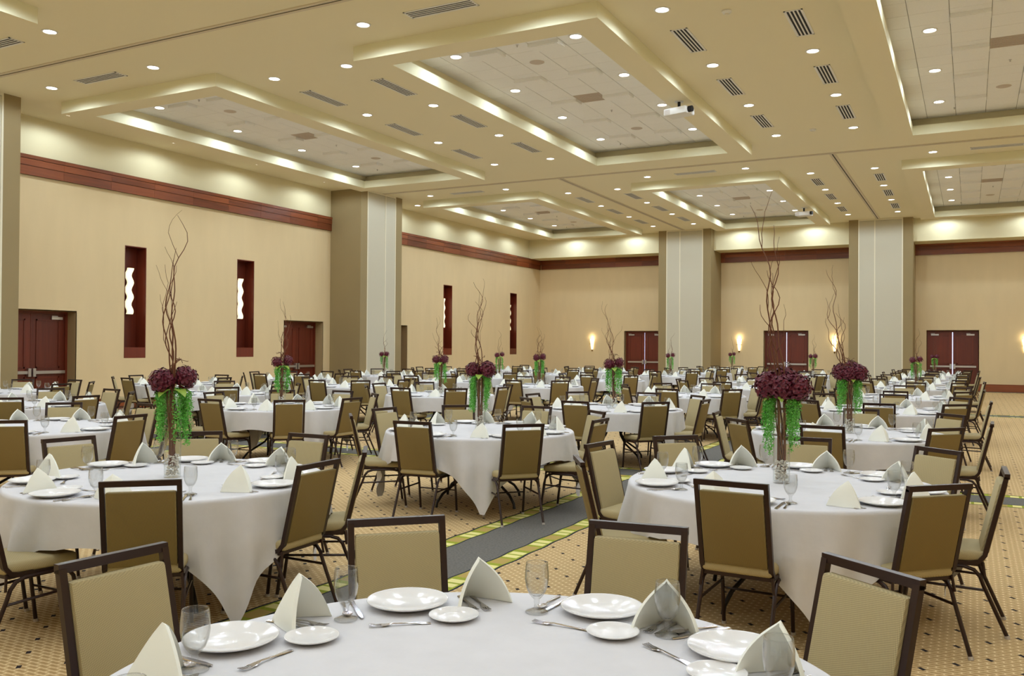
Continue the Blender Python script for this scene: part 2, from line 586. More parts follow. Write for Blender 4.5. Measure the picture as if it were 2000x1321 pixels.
def door_pair(a, b, fn, label, glow=False, deep=0.33, fz=DZ):
    DN[0] += 1
    root = struct('door_%d' % DN[0], label)

    def bx(u0, u1, d0, d1, z0, z1, nm, mat, par):
        p0, p1 = fn(u0, d0, z0), fn(u1, d1, z1)
        return MB().box(tuple(min(p0[j], p1[j]) for j in range(3)), tuple(max(p0[j], p1[j]) for j in range(3))).obj(nm, mat, par)
    bx(a - 0.02, a, -deep - 0.1, 0.0, 0, fz, 'reveal', M['reveal'], root)
    bx(b, b + 0.02, -deep - 0.1, 0.0, 0, fz, 'reveal', M['reveal'], root)
    bx(a - 0.02, b + 0.02, -deep - 0.1, 0.0, fz, fz + 0.02, 'reveal', M['reveal'], root)
    fw = 0.06
    for u0, u1 in ((a, a + fw), (b - fw, b)):
        bx(u0, u1, -deep - 0.08, -deep + 0.03, 0, fz, 'door_frame', M['woodZ'], root)
    bx(a + fw, b - fw, -deep - 0.08, -deep + 0.03, fz - fw, fz, 'door_frame', M['woodZ'], root)
    m = (a + b) / 2
    gp = 0.012 if glow else 0.003
    for s, (u0, u1) in enumerate(((a + fw, m - gp), (m + gp, b - fw))):
        leaf = bx(u0, u1, -deep - 0.05, -deep, 0.005, fz - fw, 'door_leaf', M['woodZ'], root)
        for z0, z1 in ((0.22, 0.86), (1.06, 2.2)):
            p = 0.13
            mb = MB()
            # raised moulding around a recessed panel
            for uu0, uu1, zz0, zz1 in ((u0 + p, u1 - p, z0, z0 + 0.035), (u0 + p, u1 - p, z1 - 0.035, z1), (u0 + p, u0 + p + 0.035, z0, z1), (u1 - p - 0.035, u1 - p, z0, z1)):
                p0, p1 = fn(uu0, -deep, zz0), fn(uu1, -deep + 0.014, zz1)
                mb.box(tuple(min(p0[j], p1[j]) for j in range(3)), tuple(max(p0[j], p1[j]) for j in range(3)))
            mb.obj('panel_moulding', M['woodZ'], leaf)
        mb = MB()
        for uu0, uu1, d0, d1, z0, z1 in ((u0 + 0.05, u1 - 0.02, 0.03, 0.07, 0.93, 1.0), ((u1 - 0.09) if s == 0 else u0 + 0.02, (u1 - 0.02) if s == 0 else u0 + 0.09, 0.0, 0.085, 0.87, 1.06)):
            p0, p1 = fn(uu0, -deep + d0, z0), fn(uu1, -deep + d1, z1)
            mb.box(tuple(min(p0[j], p1[j]) for j in range(3)), tuple(max(p0[j], p1[j]) for j in range(3)))
        tag(mb.obj('push_bar', M['chrome'], leaf), 'steel push bar')
        c0, c1 = (u0 + 0.08, u0 + 0.36) if s == 0 else (u1 - 0.36, u1 - 0.08)
        mb = MB()
        for uu0, uu1, d0, d1, z0, z1 in ((c0, c1, 0.0, 0.05, 2.2, 2.26), ((c0 + c1) / 2 - 0.15, (c0 + c1) / 2, 0.05, 0.07, 2.27, 2.285)):
            p0, p1 = fn(uu0, -deep + d0, z0), fn(uu1, -deep + d1, z1)
            mb.box(tuple(min(p0[j], p1[j]) for j in range(3)), tuple(max(p0[j], p1[j]) for j in range(3)))
        tag(mb.obj('door_closer', M['chrome'], leaf), 'silver door closer')
    if glow:
        bx(a + 0.02, b - 0.02, -deep - 0.07, -deep - 0.06, 0, fz - 0.05, 'daylight_behind_gap', M['gap'], root)
    else:
        bx(a - 0.02, b + 0.02, -deep - 0.12, -deep - 0.09, 0, fz, 'backing', M['black'], root)


for (a, b), nm in zip(LDOORS, ('beside the column at the frame edge', 'just before the middle column', 'half hidden behind the middle column')):
    door_pair(a, b, lambda u, d, z: (XL + d, u, z), 'mahogany double door in the left wall %s' % nm)
for (a, b), nm in zip(BDOORS, ('left of the left column', 'between the two columns', 'right of the right column')):
    door_pair(a, b, lambda u, d, z: (u, YB - d, z), 'mahogany double door in the end wall %s' % nm, True, 0.22)

for i, (a, b) in enumerate(NICHES):
    root = struct('wall_niche', 'tall mahogany lined wall niche, %s from the front' % ('first', 'second', 'third', 'fourth')[i])
    z0, z1 = NZ
    dp = 0.34
    MB().box((XL - dp - 0.02, a, z0), (XL - dp, b, z1)).obj('niche_back', M['woodZ'], root)
    MB().box((XL - dp, a - 0.02, z0), (XL + 0.004, a, z1)).obj('niche_side', M['woodZ'], root)
    MB().box((XL - dp, b, z0), (XL + 0.004, b + 0.02, z1)).obj('niche_side', M['woodZ'], root)
    MB().box((XL - dp, a - 0.02, z1), (XL + 0.004, b + 0.02, z1 + 0.02)).obj('niche_head', M['woodZ'], root)
    MB().box((XL - dp, a, z0), (XL + 0.002, b, z0 + 0.27)).obj('niche_apron', M['woodZ'], root)
    lamp = thing('niche_lamp', 'glowing wavy strip lamp in the %s tall wall niche from the front' % ('first', 'second', 'third', 'fourth')[i], 'wall lamp',
                 (XL - 0.2, (a + b) / 2 - 0.02, 2.4), 0, 'wavy niche lamps')
    mb = MB()
    n, hh, wd = 36, 1.18, 0.085
    vs_, fs_ = [], []
    for k in range(n + 1):
        z = hh * k / n
        off = 0.035 * sin(2 * pi * 3.2 * k / n + 0.4)
        for dx, dy in ((0.02, -wd), (0.02, wd), (-0.03, wd), (-0.03, -wd)):
            vs_.append((dx, off + dy, z))
    for k in range(n):
        for j in range(4):
            fs_.append((k * 4 + j, k * 4 + (j + 1) % 4, (k + 1) * 4 + (j + 1) % 4, (k + 1) * 4 + j))
    fs_ += [(3, 2, 1, 0), (n * 4, n * 4 + 1, n * 4 + 2, n * 4 + 3)]
    mb.add(vs_, fs_)
    mb.obj('shade', M['shade'], lamp, True)
    vs_ = [(x - 0.05, y * 1.0 + 0.02, z) for x, y, z in vs_]
    MB().add(vs_, fs_).obj('back_board', M['woodZ'], lamp)
    MB().box((-0.145, -0.03, 0.5), (-0.08, 0.03, 0.68)).obj('bracket', M['black'], lamp)

for i, (x, side) in enumerate(((-16.03, 'in the left corner bay'), (-9.05, 'just right of the left column'), (-5.07, 'just left of the right column'), (1.85, 'at the right end'))):
    s = thing('wall_sconce', 'lit glass wall sconce on the end wall %s' % side, 'wall lamp', (x, YB, 1.52), 0, 'sconces on the end wall')
    mb = MB()
    prof = [(0.03, 0.0), (0.055, 0.14), (0.085, 0.36), (0.11, 0.52)]
    vs_, fs_ = [], []
    for r, z in prof:
        for k in range(9):
            a = pi * k / 8
            vs_.append((r * cos(a), -0.02 - r * sin(a), z))
    for j in range(3):
        for k in range(8):
            fs_.append((j * 9 + k, j * 9 + k + 1, (j + 1) * 9 + k + 1, (j + 1) * 9 + k))
    mb.add(vs_, fs_)
    mb.obj('glass_shade', M['sconce'], s, True)
    mb = MB()
    mb.box((-0.1, -0.13, 0.27), (0.1, -0.12, 0.285)).box((-0.1, -0.13, 0.27), (-0.09, 0, 0.285)).box((0.09, -0.13, 0.27), (0.1, 0, 0.285))
    mb.obj('band', M['brass'], s)
    MB().lathe([(0.001, -0.1), (0.028, -0.04), (0.04, 0.01)], 10, c=(0, -0.03, 0)).obj('finial', M['brass'], s, True)
    L = bpy.data.lights.new('sconce_bulb', 'POINT')
    L.energy = 2.6
    L.color = (1, 0.85, 0.58)
    L.shadow_soft_size = 0.05
    lo = bpy.data.objects.new('sconce_bulb', L)
    COL.objects.link(lo)
    lo.parent = s
    lo.location = (0, -0.1, 0.6)

# ---------------------------------------------------------------- ceiling, trays, tracks
RINGO = (2.25, 5.18)
RINGI = (1.76, 4.71)
REC = (1.92, 5.0)
c = MB()
holes(c, XL, XR, YN, YU, [(x - REC[0], x + REC[0], y - REC[1], y + REC[1]) for x in BAYX for y in BAYY], lambda u, v: (u, v, ZC))
tag(c.obj('ceiling', M['ceiling']), 'tan painted hall ceiling with recessed trays', kind='structure')
MB().box((XL, YN, 7.3), (XR, YU, 7.32)).obj('roof_slab', M['black'])
bpy.data.objects['roof_slab']['kind'] = 'structure'

COLN, ROWN = ['left', 'middle', 'right'], ['near', 'centre', 'far']
TW, TL = 0.588, 0.583
tile_me = MB().rbox((0, 0, 0.008), (TW - 0.01, TL - 0.01, 0.016), 0.003, 1).mesh('tile', M['tile'])
tile_lo = MB().rbox((0, 0, 0.008), (TW - 0.01, TL - 0.01, 0.016), 0.003, 1).mesh('tile', M['tile'])
for ix, bx_ in enumerate(BAYX):
    for iy, by in enumerate(BAYY):
        nm = '%s %s' % (ROWN[iy], COLN[ix])
        tr = struct('ceiling_tray', 'dropped frame tray ceiling, %s bay' % nm, (bx_, by, 0))
        mb = MB()
        (ox, oy), (ix_, iy_), (rx, ry) = RINGO, RINGI, REC

        def loop(x, y, z):
            return [(-x, -y, z), (x, -y, z), (x, y, z), (-x, y, z)]

        def band(l0, l1, mat):
            for k in range(4):
                mb.quad([l0[k], l0[(k + 1) % 4], l1[(k + 1) % 4], l1[k]], mat)
        band(loop(ox, oy, ZC), loop(ox, oy, ZRING), 1)
        band(loop(ox, oy, ZRING), loop(ix_, iy_, ZRING), 0)
        band(loop(ix_, iy_, ZRING), loop(ix_, iy_, ZC - 0.035), 1)
        band(loop(ix_, iy_, ZC - 0.035), loop(rx + 0.02, ry + 0.02, ZC - 0.035), 1)
        mb.obj('tray_frame', [M['ceiling'], M['tray']], tr)
        mb = MB()
        band(loop(rx, ry, ZC - 0.035), loop(rx, ry, ZTILE + 0.02), 1)
        mb.mi = [0] * len(mb.mi)
        mb.obj('recess_side', M['ceiling'], tr)
        MB().box((-rx - 0.05, -ry - 0.05, ZTILE + 0.016), (rx + 0.05, ry + 0.05, ZTILE + 0.03)).obj('grid', M['tile_back'], tr)
        visible = iy == 1
        stuff = MB()
        nx, ny = 7, 17
        for i in range(nx):
            for j in range(ny):
                px, py = (i - (nx - 1) / 2) * TW, (j - (ny - 1) / 2) * TL
                gr = i == 3 and j == 8
                if visible and not gr:
                    link('tile', tile_me, tr, (px, py, ZTILE))
                elif not gr:
                    stuff.rbox((px, py, ZTILE + 0.008), (TW - 0.01, TL - 0.01, 0.016), 0.003, 1)
                if gr:
                    g = MB()
                    g.box((px - 0.29, py - 0.28, ZTILE), (px + 0.29, py + 0.28, ZTILE + 0.012))
                    for k in range(9):
                        yy = py - 0.26 + k * 0.06
                        g.box((px - 0.27, yy, ZTILE - 0.008), (px + 0.27, yy + 0.02, ZTILE))
                    tag(g.obj('return_air_grille', M['grille'], tr), 'pinkish square return air grille')
        # shallow coffered tiles: framed drops that stand proud of the grid
        for i in (2, 4):
            for dy in (-3.42, -1.67, 0.08, 1.83, 3.5):
                px, py = (i - (nx - 1) / 2) * TW, dy
                g = MB()
                g.box((px - 0.29, py - 0.16, ZTILE - 0.06), (px + 0.29, py + 0.14, ZTILE))
                g.box((px - 0.27, py - 0.14, ZTILE - 0.066), (px + 0.27, py + 0.12, ZTILE - 0.06))
                if visible:
                    g.obj('drop_panel', M['tile'], tr)
                else:
                    o_ = len(stuff.v)
                    stuff.v += g.v
                    stuff.f += [tuple(q + o_ for q in f_) for f_ in g.f]
                    stuff.mi += g.mi
        if not visible:
            tag(stuff.obj('tiles', M['tile'], tr), kind='stuff')
        for px, py in ((0.0, -2.6), (0.0, 2.9)):
            MB().lathe([(0.02, ZTILE - 0.006), (0.12, ZTILE - 0.008), (0.14, ZTILE)], 20, c=(px, py, 0), cap0=True).obj('ceiling_speaker', M['grille'], tr, True)
        for px, py in ((0.1, -3.6), (0.05, 1.1), (-0.9, 4.2)):
            MB().lathe([(0.012, ZTILE - 0.04), (0.014, ZTILE - 0.01), (0.03, ZTILE)], 8, c=(px, py, 0), cap0=True).obj('sprinkler_head', M['chrome'], tr)


def track(i, label, a, b):
    root = struct('trim_%d' % (10 + i), label)
    along_x = abs(a[0] - b[0]) > abs(a[1] - b[1])
    for o0, o1, z, nm, m in ((-0.08, -0.016, 0.012, 'track_flange', 'alu'), (0.016, 0.08, 0.012, 'track_flange', 'alu'), (-0.016, 0.016, 0.004, 'track_slot', 'black')):
        if along_x:
            MB().box((a[0], a[1] + o0, ZC - z), (b[0], a[1] + o1, ZC)).obj(nm, M[m], root)
        else:
            MB().box((a[0] + o0, a[1], ZC - z), (a[0] + o1, b[1], ZC)).obj(nm, M[m], root)


track(0, 'partition track across the ceiling, nearer one', (XL, 10.31), (XR, 10.31))
track(1, 'partition track across the ceiling, farther one', (-17.6, 24.24), (XR, 24.24))
track(2, 'partition track running to the left end column', (-11.1, 24.33), (-11.1, 37.25))
track(3, 'partition track running to the right end column', (-3.24, 24.33), (-3.24, 37.25))

# ---------------------------------------------------------------- downlights
trim_me = MB().lathe([(0.125, 0.0), (0.125, -0.008), (0.1, -0.012), (0.095, 0.0), (0.09, 0.03)], 24).mesh('trim_ring', M['white'], True)
lens_me = MB().lathe([(0.093, 0.0), (0.04, -0.004), (0.001, -0.005)], 20).mesh('lens', M['lamp'], True)


def spot(par, watts, z, cone=174.0, blend=0.35):
    L = bpy.data.lights.new('downlight_lamp', 'SPOT')
    L.energy = watts
    L.color = LAMP_RGB
    L.spot_size = radians(cone)
    L.spot_blend = blend
    L.shadow_soft_size = 0.09
    L.cycles.use_multiple_importance_sampling = False
    o = bpy.data.objects.new('downlight_lamp', L)
    COL.objects.link(o)
    o.parent = par
    o.location = (0, 0, z)


def downlight(x, y, z, label, watts):
    d = thing('downlight', label, 'ceiling light', (x, y, z), 0, 'recessed downlights')
    link('trim_ring', trim_me, d)
    link('lens', lens_me, d, (0, 0, -0.002))
    spot(d, watts, -0.03)


ORD = ['first', 'second', 'third', 'fourth', 'fifth', 'sixth', 'seventh', 'eighth', 'ninth', 'tenth']
for ix, bx_ in enumerate(BAYX):
    for iy, by in enumerate(BAYY):
        nm = '%s-%s' % (ROWN[iy], COLN[ix])
        for sgn, sd in ((-1, 'left'), (1, 'right')):
            for k, dy in enumerate((-4.42, -1.48, 1.46, 4.4)):
                downlight(bx_ + sgn * 3.0, by + dy, ZC, 'round recessed downlight, %s from front, just %s of the %s ceiling tray' % (ORD[k], sd, nm), DOWNLIGHT_W)
            for dy, fb in ((-5.95, 'in front of'), (5.92, 'behind')):
                downlight(bx_ + sgn * 1.46, by + dy, ZC, 'round recessed downlight, %s of the two just %s the %s ceiling tray' % (sd, fb, nm), DOWNLIGHT_W)
            for k, dy in enumerate((-3.54, -1.18, 1.18, 3.54)):
                downlight(bx_ + sgn * 1.19, by + dy, ZTILE, 'round downlight, %s from front in the %s row inside the %s tile tray' % (ORD[k], sd, nm), TRAY_W)


def vent(x, y, long_x, label):
    v = thing('ceiling_vent', label, 'air vent', (x, y, ZC), pi / 2 if long_x else 0, 'slotted ceiling diffusers')
    mb = MB()
    hw, hl = 0.14, 0.6
    for a, b, c_, d in ((-hw, hw, -hl, -hl + 0.025), (-hw, hw, hl - 0.025, hl), (-hw, -hw + 0.025, -hl, hl), (hw - 0.025, hw, -hl, hl)):
        mb.box((a, c_, -0.01), (b, d, 0))
    mb.obj('frame', M['white'], v)
    for k in range(5):
        x0 = -0.115 + k * 0.0575 - 0.012
        MB().box((x0, -hl + 0.025, -0.008), (x0 + 0.024, hl - 0.025, 0)).obj('slat', M['white'], v)
    MB().box((-0.12, -hl + 0.02, -0.003), (0.12, hl - 0.02, -0.001)).obj('slot_backing', M['black'], v)


for ix, bx_ in enumerate(BAYX):
    for iy, by in enumerate(BAYY):
        nm = '%s-%s' % (ROWN[iy], COLN[ix])
        if iy == 0:
            vent(bx_, by + 5.92, True, 'crosswise slotted air vent just behind the %s ceiling tray' % nm)
            continue
        for sgn, sd in ((-1, 'left'), (1, 'right')):
            if ix == 0 and sgn < 0 or ix == 2 and sgn > 0:
                continue
            for k, dy in enumerate((-2.92, 0.0, 2.92)):
                vent(bx_ + sgn * 2.98, by + dy, False, 'slotted air vent, %s from front, just %s of the %s ceiling tray' % (ORD[k], sd, nm))
        vent(bx_, by - 5.95, True, 'crosswise slotted air vent just in front of the %s ceiling tray' % nm)

for x, y, where in ((-3.3, 13.3, 'nearer one'), (-3.28, 21.4, 'farther one')):
    s = thing('smoke_detector', 'small white smoke detector on the ceiling between trays, %s' % where, 'detector', (x, y, ZC), 0, 'smoke detectors')
    MB().lathe([(0.075, 0), (0.075, -0.02), (0.05, -0.045), (0.001, -0.05)], 16).obj('housing', M['white'], s, True)
    MB().lathe([(0.035, -0.046), (0.03, -0.06), (0.001, -0.062)], 12).obj('sensor_cap', M['trimc'], s, True)

for x, y, where in ((-5.13, 16.9, 'centre'), (-5.13, 31.6, 'far')):
    p = thing('projector', 'white ceiling projector hung at the edge of the %s tray' % where, 'projector', (x, y, ZRING), radians(-14), 'ceiling projectors')
    MB().rbox((0, 0, -0.22), (0.5, 0.36, 0.14), 0.03, 2).obj('body', M['white'], p, True)
    MB().sweep([(0, 0, 0), (0, 0, -0.15)], 0.03, 10).obj('mount', M['black'], p)
    MB().lathe([(0.09, 0), (0.09, -0.015), (0.001, -0.016)], 14).obj('ceiling_plate', M['white'], p)
    mb = MB()
    mb.sweep([(0.22, -0.06, -0.21), (0.33, -0.06, -0.21)], 0.06, 16)
    tag(mb.obj('lens', M['black'], p), 'black lens barrel')
    mb = MB()
    for k in range(6):
        mb.box((-0.22, -0.183, -0.27 + k * 0.016), (-0.1, -0.178, -0.263 + k * 0.016))
    mb.obj('cooling_slats', M['grille'], p)

# ---------------------------------------------------------------- banquet chair (seat faces +Y, origin under the seat)
def arc(c, r, a0, a1, n, ax):
    out = []
    for k in range(n + 1):
        a = a0 + (a1 - a0) * k / n
        out.append((ax, c[0] + r * cos(a), c[1] + r * sin(a)))
    return out


LEAN = 0.24


def back_y(z):
    return -0.20 - (z - 0.44) * LEAN


CH, GL = {}, {}
mb = MB()


def seat_fn(p):
    k = (p.y + 0.2) / 0.4
    x = p.x * (0.93 + 0.07 * min(1, max(0, k)))
    z = p.z + (0.012 * (1 - (p.x / 0.2) ** 2) * (1 - ((p.y) / 0.21) ** 2) if p.z > 0.44 else 0)
    return (x, p.y, z - 0.012 * k)


mb.rbox((0, 0.0, 0.445), (0.415, 0.42, 0.065), 0.028, 3, 0, seat_fn)
CH['seat'] = mb.mesh('seat', M['fab'], 'all')
mb = MB()


def back_fn(p):
    t_ = p.z
    return (p.x, p.y + back_y(t_), t_)


mb.rbox((0, 0.008, 0.665), (0.345, 0.036, 0.41), 0.014, 2, 0, back_fn)
CH['backrest'] = mb.mesh('backrest', M['fab'], True)
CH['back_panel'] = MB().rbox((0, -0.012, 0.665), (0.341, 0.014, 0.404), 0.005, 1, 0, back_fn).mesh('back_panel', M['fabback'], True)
mb = MB()
hw, sq = 0.187, (0.0125, 0.0125)
for s in (-1, 1):
    pts = [(s * hw, -0.05, 0.403), (s * hw, -0.13, 0.405), (s * hw, -0.175, 0.418), (s * hw, back_y(0.46), 0.455), (s * hw, back_y(0.91), 0.91)]
    mb.sweep(pts, 0, mat=0, square=sq)
zt = 0.92
mb.add([(-hw - 0.0125, back_y(zt) - 0.014, zt - 0.022), (hw + 0.0125, back_y(zt) - 0.014, zt - 0.022), (hw + 0.0125, back_y(zt) + 0.014, zt - 0.022), (-hw - 0.0125, back_y(zt) + 0.014, zt - 0.022),
        (-hw - 0.0125, back_y(zt) - 0.016, zt + 0.008), (hw + 0.0125, back_y(zt) - 0.016, zt + 0.008), (hw + 0.0125, back_y(zt) + 0.012, zt + 0.008), (-hw - 0.0125, back_y(zt) + 0.012, zt + 0.008)],
       [(0, 3, 2, 1), (4, 5, 6, 7), (0, 1, 5, 4), (1, 2, 6, 5), (2, 3, 7, 6), (3, 0, 4, 7)])
CH['back_frame'] = mb.mesh('back_frame', M['frame'])
mb = MB()
mb.box((-0.19, -0.19, 0.392), (0.19, -0.17, 0.412)).box((-0.19, 0.17, 0.388), (0.19, 0.19, 0.406))
for s in (-1, 1):
    mb.box((s * 0.18 - 0.01, -0.18, 0.39), (s * 0.18 + 0.01, 0.18, 0.41))
CH['seat_frame'] = mb.mesh('seat_frame', M['frame'])
for s, nm in ((-1, 'a'), (1, 'b')):
    fx = s * 0.2
    mb = MB()
    mb.sweep([(s * 0.195, -0.0, 0.385), (s * 0.197, 0.1, 0.385), (fx, 0.155, 0.37), (fx, 0.185, 0.335), (fx, 0.2, 0.28), (fx, 0.235, 0.012)], 0.0115, 8, 0)
    mb.sweep([(fx, 0.235, 0.014), (fx, 0.237, 0.0)], 0.0135, 8, 1)
    CH['leg_front_' + nm] = mb.mesh('leg', [M['frame'], M['glide']], True)
    GL['leg_front_' + nm] = MB().sweep([(fx, 0.2345, 0.018), (fx, 0.237, 0.0)], 0.0145, 8).mesh('glide', M['glide'], True)
    mb = MB()
    mb.sweep([(s * 0.195, 0.02, 0.385), (s * 0.197, -0.1, 0.385), (fx, -0.15, 0.37), (fx, -0.18, 0.335), (fx, -0.2, 0.28), (fx, -0.315, 0.012)], 0.0115, 8, 0)
    mb.sweep([(fx, -0.315, 0.014), (fx, -0.318, 0.0)], 0.0135, 8, 1)
    mb.sweep([(s * 0.19, -0.195, 0.415), (s * 0.2, -0.205, 0.33)], 0.008, 6, 0)
    CH['leg_rear_' + nm] = mb.mesh('leg', [M['frame'], M['glide']], True)
    GL['leg_rear_' + nm] = MB().sweep([(fx, -0.3135, 0.018), (fx, -0.318, 0.0)], 0.0145, 8).mesh('glide', M['glide'], True)
    CH['stretcher_' + nm] = MB().sweep([(fx, 0.2, 0.27), (fx, -0.205, 0.26)], 0.008, 6).mesh('stretcher', M['frame'], True)
mb = MB()
mb.sweep([(-0.2, 0.212, 0.22), (0.2, 0.212, 0.22)], 0.007, 6)
CH['stretcher_c'] = mb.mesh('stretcher', M['frame'], True)
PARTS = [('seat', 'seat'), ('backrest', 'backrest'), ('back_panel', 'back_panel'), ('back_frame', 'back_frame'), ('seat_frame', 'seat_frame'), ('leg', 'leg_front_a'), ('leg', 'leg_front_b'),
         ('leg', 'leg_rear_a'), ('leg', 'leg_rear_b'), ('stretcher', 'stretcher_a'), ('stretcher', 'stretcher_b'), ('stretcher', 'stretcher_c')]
# far chairs: the same pieces, fewer objects
far_metal = bpy.data.meshes.new('metal_frame')
bm = bmesh.new()
for k, me in CH.items():
    if k not in ('seat', 'backrest', 'back_panel'):
        bm.from_mesh(me)
bm.to_mesh(far_metal)
bm.free()
far_metal.materials.append(M['frame'])
far_metal.materials.append(M['glide'])


def make_chair(loc, rz, label, far, near):
    c_ = thing('banquet_chair', label, 'chair', loc, rz, 'banquet chairs around the tables')
    if far:
        link('seat', CH['seat'], c_)
        link('backrest', CH['backrest'], c_)
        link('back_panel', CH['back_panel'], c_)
        link('metal_frame', far_metal, c_)
    else:
        for nm, key in PARTS:
            part = link(nm, CH[key], c_)
            if near and key in GL:
                link('glide', GL[key], part)
    return c_


# ---------------------------------------------------------------- table and cloth
TR, TZ = 0.985, 0.752
TB = {}
TB['table_top'] = MB().lathe([(0.001, TZ - 0.03), (TR - 0.04, TZ - 0.03), (TR - 0.034, TZ - 0.024), (TR - 0.034, TZ - 0.008), (TR - 0.04, TZ - 0.004), (0.001, TZ - 0.004)], 48).mesh('table_top', M['ply'], True)
mb = MB()
pts = [(0.12, 0, TZ - 0.03), (0.12, 0, 0.5), (0.15, 0, 0.38), (0.24, 0, 0.27), (0.36, 0, 0.2), (0.48, 0, 0.13), (0.55, 0, 0.05), (0.56, 0, 0.0)]
mb.sweep(pts, 0.014, 8)
TB['leg'] = mb.mesh('leg', M['tleg'], True)
mb = MB()
mb.box((-0.4, -0.02, TZ - 0.05), (0.4, 0.02, TZ - 0.026)).box((-0.02, -0.4, TZ - 0.05), (0.02, 0.4, TZ - 0.026))
for k in range(4):
    a = pi / 4 + k * pi / 2
    b = a + pi / 2
    mb.sweep([(0.13 * cos(a), 0.13 * sin(a), 0.45), (0.13 * cos(b), 0.13 * sin(b), 0.45)], 0.01, 6)
TB['brace'] = mb.mesh('brace', M['tleg'])


def cloth_mesh(seed, half=1.235):
    rnd = random.Random(seed)
    nth, nd = 200, 16
    ph = [rnd.uniform(0, 2 * pi) for _ in range(6)]
    vs_, fs_ = [(0, 0, TZ + 0.003)], []
    rings = [0.3, 0.6, 0.85, 0.965]
    for r in rings:
        for k in range(nth):
            a = 2 * pi * k / nth
            vs_.append((r * cos(a), r * sin(a), TZ + 0.003))
    for d in range(nd + 1):
        for k in range(nth):
            a = 2 * pi * k / nth
            m = max(abs(cos(a)), abs(sin(a)))
            L = half / m
            corner = max(0.0, (1 / m - 1) / 0.4142)
            drop = max(0.12, L - TR)
            drop = min(drop, 0.715 + 0.01 * sin(3 * a))
            s = 0.045 * d / 5 if d <= 5 else 0.045 + (drop - 0.045) * (d - 5) / (nd - 5)
            # rounded table edge, then a hang with folds that deepen towards the hem
            er = 0.022
            if s < er * pi / 2:
                r = TR - er + er * sin(s / er) + 0.003
                z = TZ + 0.003 - er * (1 - cos(s / er))
            else:
                r = TR + 0.003
                z = TZ + 0.003 - er - (s - er * pi / 2)
            h = max(0.0, s - 0.03)
            fold = (0.5 + 0.5 * sin(9 * a + ph[0] + 0.6 * sin(2 * a + ph[1]))) * 0.6 + (0.5 + 0.5 * sin(17 * a + ph[2])) * 0.25 + (0.5 + 0.5 * sin(4 * a + ph[4])) * 0.3
            amp = min(1.0, h / 0.25) * (0.028 + 0.05 * corner)
            r += fold * amp + 0.02 * h
            # hanging corners gather into a narrow point
            aa = a
            if corner > 0.05 and h > 0:
                ac = (floor(a / (pi / 2)) + 0.5) * pi / 2
                aa = ac + (a - ac) * (1 - 0.35 * min(1, h / 0.6))
                r += 0.03 * sin(22 * (a - ac)) * min(1, h / 0.4)
            vs_.append((r * cos(aa), r * sin(aa), max(0.03, z)))
    nr = len(rings) + nd + 1
    for k in range(nth):
        fs_.append((0, 1 + k, 1 + (k + 1) % nth))
    for j in range(nr - 1):
        for k in range(nth):
            p0, p1 = 1 + j * nth + k, 1 + j * nth + (k + 1) % nth
            fs_.append((p0, p0 + nth, p1 + nth, p1))
    fs_ = [tuple(f) if len(f) == 3 else tuple(f) for f in fs_]
    return MB().add(vs_, fs_).mesh('tablecloth', M['cloth'], 'all')


CLOTHS = [cloth_mesh(11 + i) for i in range(4)]

# ---------------------------------------------------------------- place setting pieces
DP = {}
DP['plate'] = MB().lathe([(0.001, 0.004), (0.075, 0.004), (0.085, 0.007), (0.132, 0.021), (0.136, 0.023), (0.137, 0.0205), (0.13, 0.016), (0.085, 0.001), (0.08, 0.0), (0.001, 0.0)], 40).mesh('dinner_plate', M['china'], 'all')
DP['bread'] = MB().lathe([(0.001, 0.003), (0.045, 0.003), (0.052, 0.005), (0.078, 0.014), (0.081, 0.0155), (0.0815, 0.0135), (0.076, 0.010), (0.05, 0.0006), (0.001, 0.0)], 32).mesh('bread_plate', M['china'], 'all')
gob = [(0.001, 0.006), (0.03, 0.005), (0.036, 0.003), (0.0375, 0.0), (0.037, 0.004), (0.02, 0.009), (0.009, 0.016), (0.0075, 0.026), (0.0095, 0.034), (0.009, 0.042), (0.017, 0.05), (0.028, 0.064), (0.036, 0.085),
       (0.0395, 0.108), (0.039, 0.132), (0.0365, 0.158), (0.0352, 0.164), (0.0342, 0.1635), (0.0355, 0.15), (0.0378, 0.128), (0.038, 0.108), (0.0345, 0.086), (0.0265, 0.0665), (0.015, 0.0545), (0.001, 0.051)]
DP['goblet'] = MB().lathe(gob, 28).mesh('water_goblet', M['glass'], 'all')


